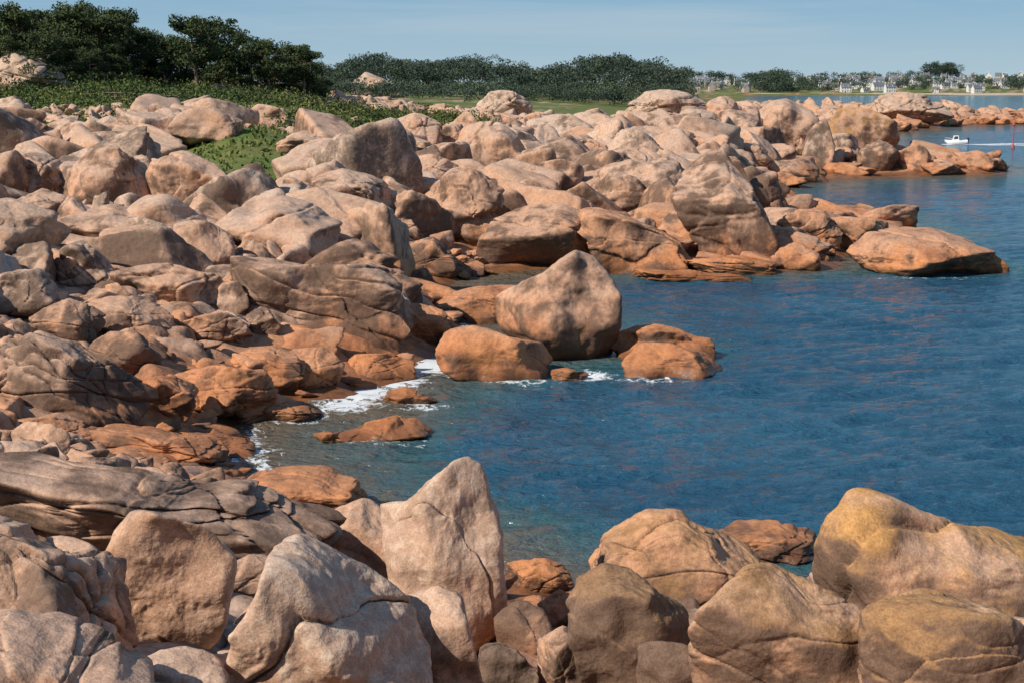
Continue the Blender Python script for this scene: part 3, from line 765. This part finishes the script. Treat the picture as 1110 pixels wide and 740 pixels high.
def boat():
    em=bpy.data.objects.new('motor_boat',None); scene.collection.objects.link(em); em.location=(xb,Yb,.05); em.rotation_euler=(0,math.radians(4),math.radians(180-8)); em.scale=(.8,.8,.8)
    def ch(o): o.parent=em
    st=[(-2.6,.95,.95,.25),(-1.5,1.05,.95,.12),(0,1.1,1.0,.1),(1.2,.95,1.1,.15),(2.2,.55,1.25,.35),(2.9,.04,1.4,1.0)]
    V=[];Fq=[]
    for (xx,w,t,k) in st: V+=[(xx,-w,t),(xx,-w*.8,k+.25),(xx,0,k-.2),(xx,w*.8,k+.25),(xx,w,t),(xx,w*.85,t-.08),(xx,-w*.85,t-.08)]
    m=7
    for i in range(len(st)-1):
        for j in range(m): Fq.append([i*m+j,i*m+(j+1)%m,(i+1)*m+(j+1)%m,(i+1)*m+j])
    Fq.append([0,1,2,3]);Fq.append([0,3,4,6])
    ch(mk('hull',V,Fq,None,[HULL],False))
    bm=bmesh.new()
    a=[(-.6,-.75,.9),(1.3,-.65,.98),(1.3,.65,.98),(-.6,.75,.9),(-.5,-.65,2.15),(.6,-.6,2.2),(.6,.6,2.2),(-.5,.65,2.15)]
    vs=[bm.verts.new(p) for p in a]
    for f in [(0,1,5,4),(1,2,6,5),(2,3,7,6),(3,0,4,7),(4,5,6,7)]: bm.faces.new([vs[i] for i in f])
    bmesh.ops.bevel(bm,geom=bm.edges[:],offset=.06,segments=2,affect='EDGES')
    me=bpy.data.meshes.new('cabin'); bm.to_mesh(me); bm.free(); me.materials.append(HULL); o=bpy.data.objects.new('cabin',me); scene.collection.objects.link(o); ch(o)
    w=mk('cabin_windows',[(1.2,-.52,1.25),(1.2,.52,1.25),(.74,.5,2.02),(.74,-.5,2.02),(-.35,-.77,1.35),(.75,-.74,1.35),(.45,-.69,2.0),(-.3,-.70,2.0),(-.35,.77,1.35),(.75,.74,1.35),(.45,.69,2.0),(-.3,.70,2.0)],[[0,1,2,3],[4,5,6,7],[8,9,10,11]],None,[GLASSD],False); w.location=(.03,0,0); ch(w)
    bm=bmesh.new(); boxm(bm,(-2.85,0,1.15),(.45,.4,.6),0); boxm(bm,(-2.85,0,.5),(.2,.15,1.),0); bmesh.ops.bevel(bm,geom=bm.edges[:],offset=.04,segments=2,affect='EDGES')
    me=bpy.data.meshes.new('outboard_motor'); bm.to_mesh(me); bm.free(); me.materials.append(BLACKP); o=bpy.data.objects.new('outboard_motor',me); scene.collection.objects.link(o); ch(o)
    V,Fq=tube([(1.2,-.85,1.5),(2.3,-.45,1.75),(2.8,0,1.85),(2.3,.45,1.75),(1.2,.85,1.5)],[.03]*5,6); ch(mk('bow_rail',V,Fq,None,[HULL]))
boat()

# ------------------------------------------------------------------ light, sky, camera
el=math.radians(37); az=math.atan2(-.80,-.60)
sd=Vector((math.sin(az)*math.cos(el),math.cos(az)*math.cos(el),math.sin(el)))
L=bpy.data.lights.new('sun','SUN'); L.energy=5.; L.angle=math.radians(.5); L.color=(1,.91,.79)
lo=bpy.data.objects.new('sun',L); scene.collection.objects.link(lo); lo.rotation_euler=sd.to_track_quat('Z','Y').to_euler()
w=bpy.data.worlds.new('World'); scene.world=w; w.use_nodes=True; nt=w.node_tree
bg=nt.nodes['Background']; sk=nt.nodes.new('ShaderNodeTexSky'); sk.sky_type='NISHITA'; sk.sun_disc=False; sk.sun_elevation=el; sk.sun_rotation=az%(2*math.pi)
sk.air_density=1.; sk.dust_density=.6; sk.ozone_density=3.
tcn=nt.nodes.new('ShaderNodeTexCoord'); mp=nt.nodes.new('ShaderNodeMapping'); mp.inputs['Scale'].default_value=(1.2,1.2,16)
no=nt.nodes.new('ShaderNodeTexNoise'); no.inputs['Scale'].default_value=2.6; no.inputs['Detail'].default_value=6; no.inputs['Roughness'].default_value=.6; no.inputs['Distortion'].default_value=.4
nt.links.new(tcn.outputs['Generated'],mp.inputs[0]); nt.links.new(mp.outputs[0],no.inputs['Vector'])
sx=nt.nodes.new('ShaderNodeSeparateXYZ'); nt.links.new(tcn.outputs['Generated'],sx.inputs[0])
cr=nt.nodes.new('ShaderNodeValToRGB'); nt.links.new(sx.outputs[2],cr.inputs[0])
e=cr.color_ramp.elements; e[0].position=0.; e[0].color=(.46,.63,.74,1); e[1].position=.6; e[1].color=(.06,.15,.34,1)
k=e.new(.05); k.color=(.24,.46,.67,1); k=e.new(.2); k.color=(.15,.31,.53,1)
ml=nt.nodes.new('ShaderNodeVectorMath'); ml.operation='SCALE'; nt.links.new(cr.outputs[0],ml.inputs[0]); ml.inputs['Scale'].default_value=11.
m0=nt.nodes.new('ShaderNodeMix'); m0.data_type='RGBA'; m0.inputs[0].default_value=.85; nt.links.new(sk.outputs[0],m0.inputs[6]); nt.links.new(ml.outputs[0],m0.inputs[7])
mr=nt.nodes.new('ShaderNodeMapRange'); mr.interpolation_type='SMOOTHSTEP'; mr.inputs[1].default_value=.44; mr.inputs[2].default_value=.74; mr.inputs[4].default_value=.45
nt.links.new(no.outputs['Fac'],mr.inputs[0])
mx=nt.nodes.new('ShaderNodeMix'); mx.data_type='RGBA'; nt.links.new(mr.outputs[0],mx.inputs[0]); nt.links.new(m0.outputs[2],mx.inputs[6]); mx.inputs[7].default_value=(5.8,6.9,7.7,1)
nt.links.new(mx.outputs[2],bg.inputs[0]); bg.inputs[1].default_value=.085
cam=bpy.data.cameras.new('camera'); co=bpy.data.objects.new('camera',cam); scene.collection.objects.link(co); scene.camera=co
cam.sensor_width=36; cam.lens=F/1110*36; cam.clip_end=20000; cam.clip_start=.1
co.location=(0,0,CH); co.rotation_euler=(math.radians(90)-P,0,0)
scene.view_settings.view_transform='Standard'; scene.view_settings.look='None'; scene.view_settings.exposure=0
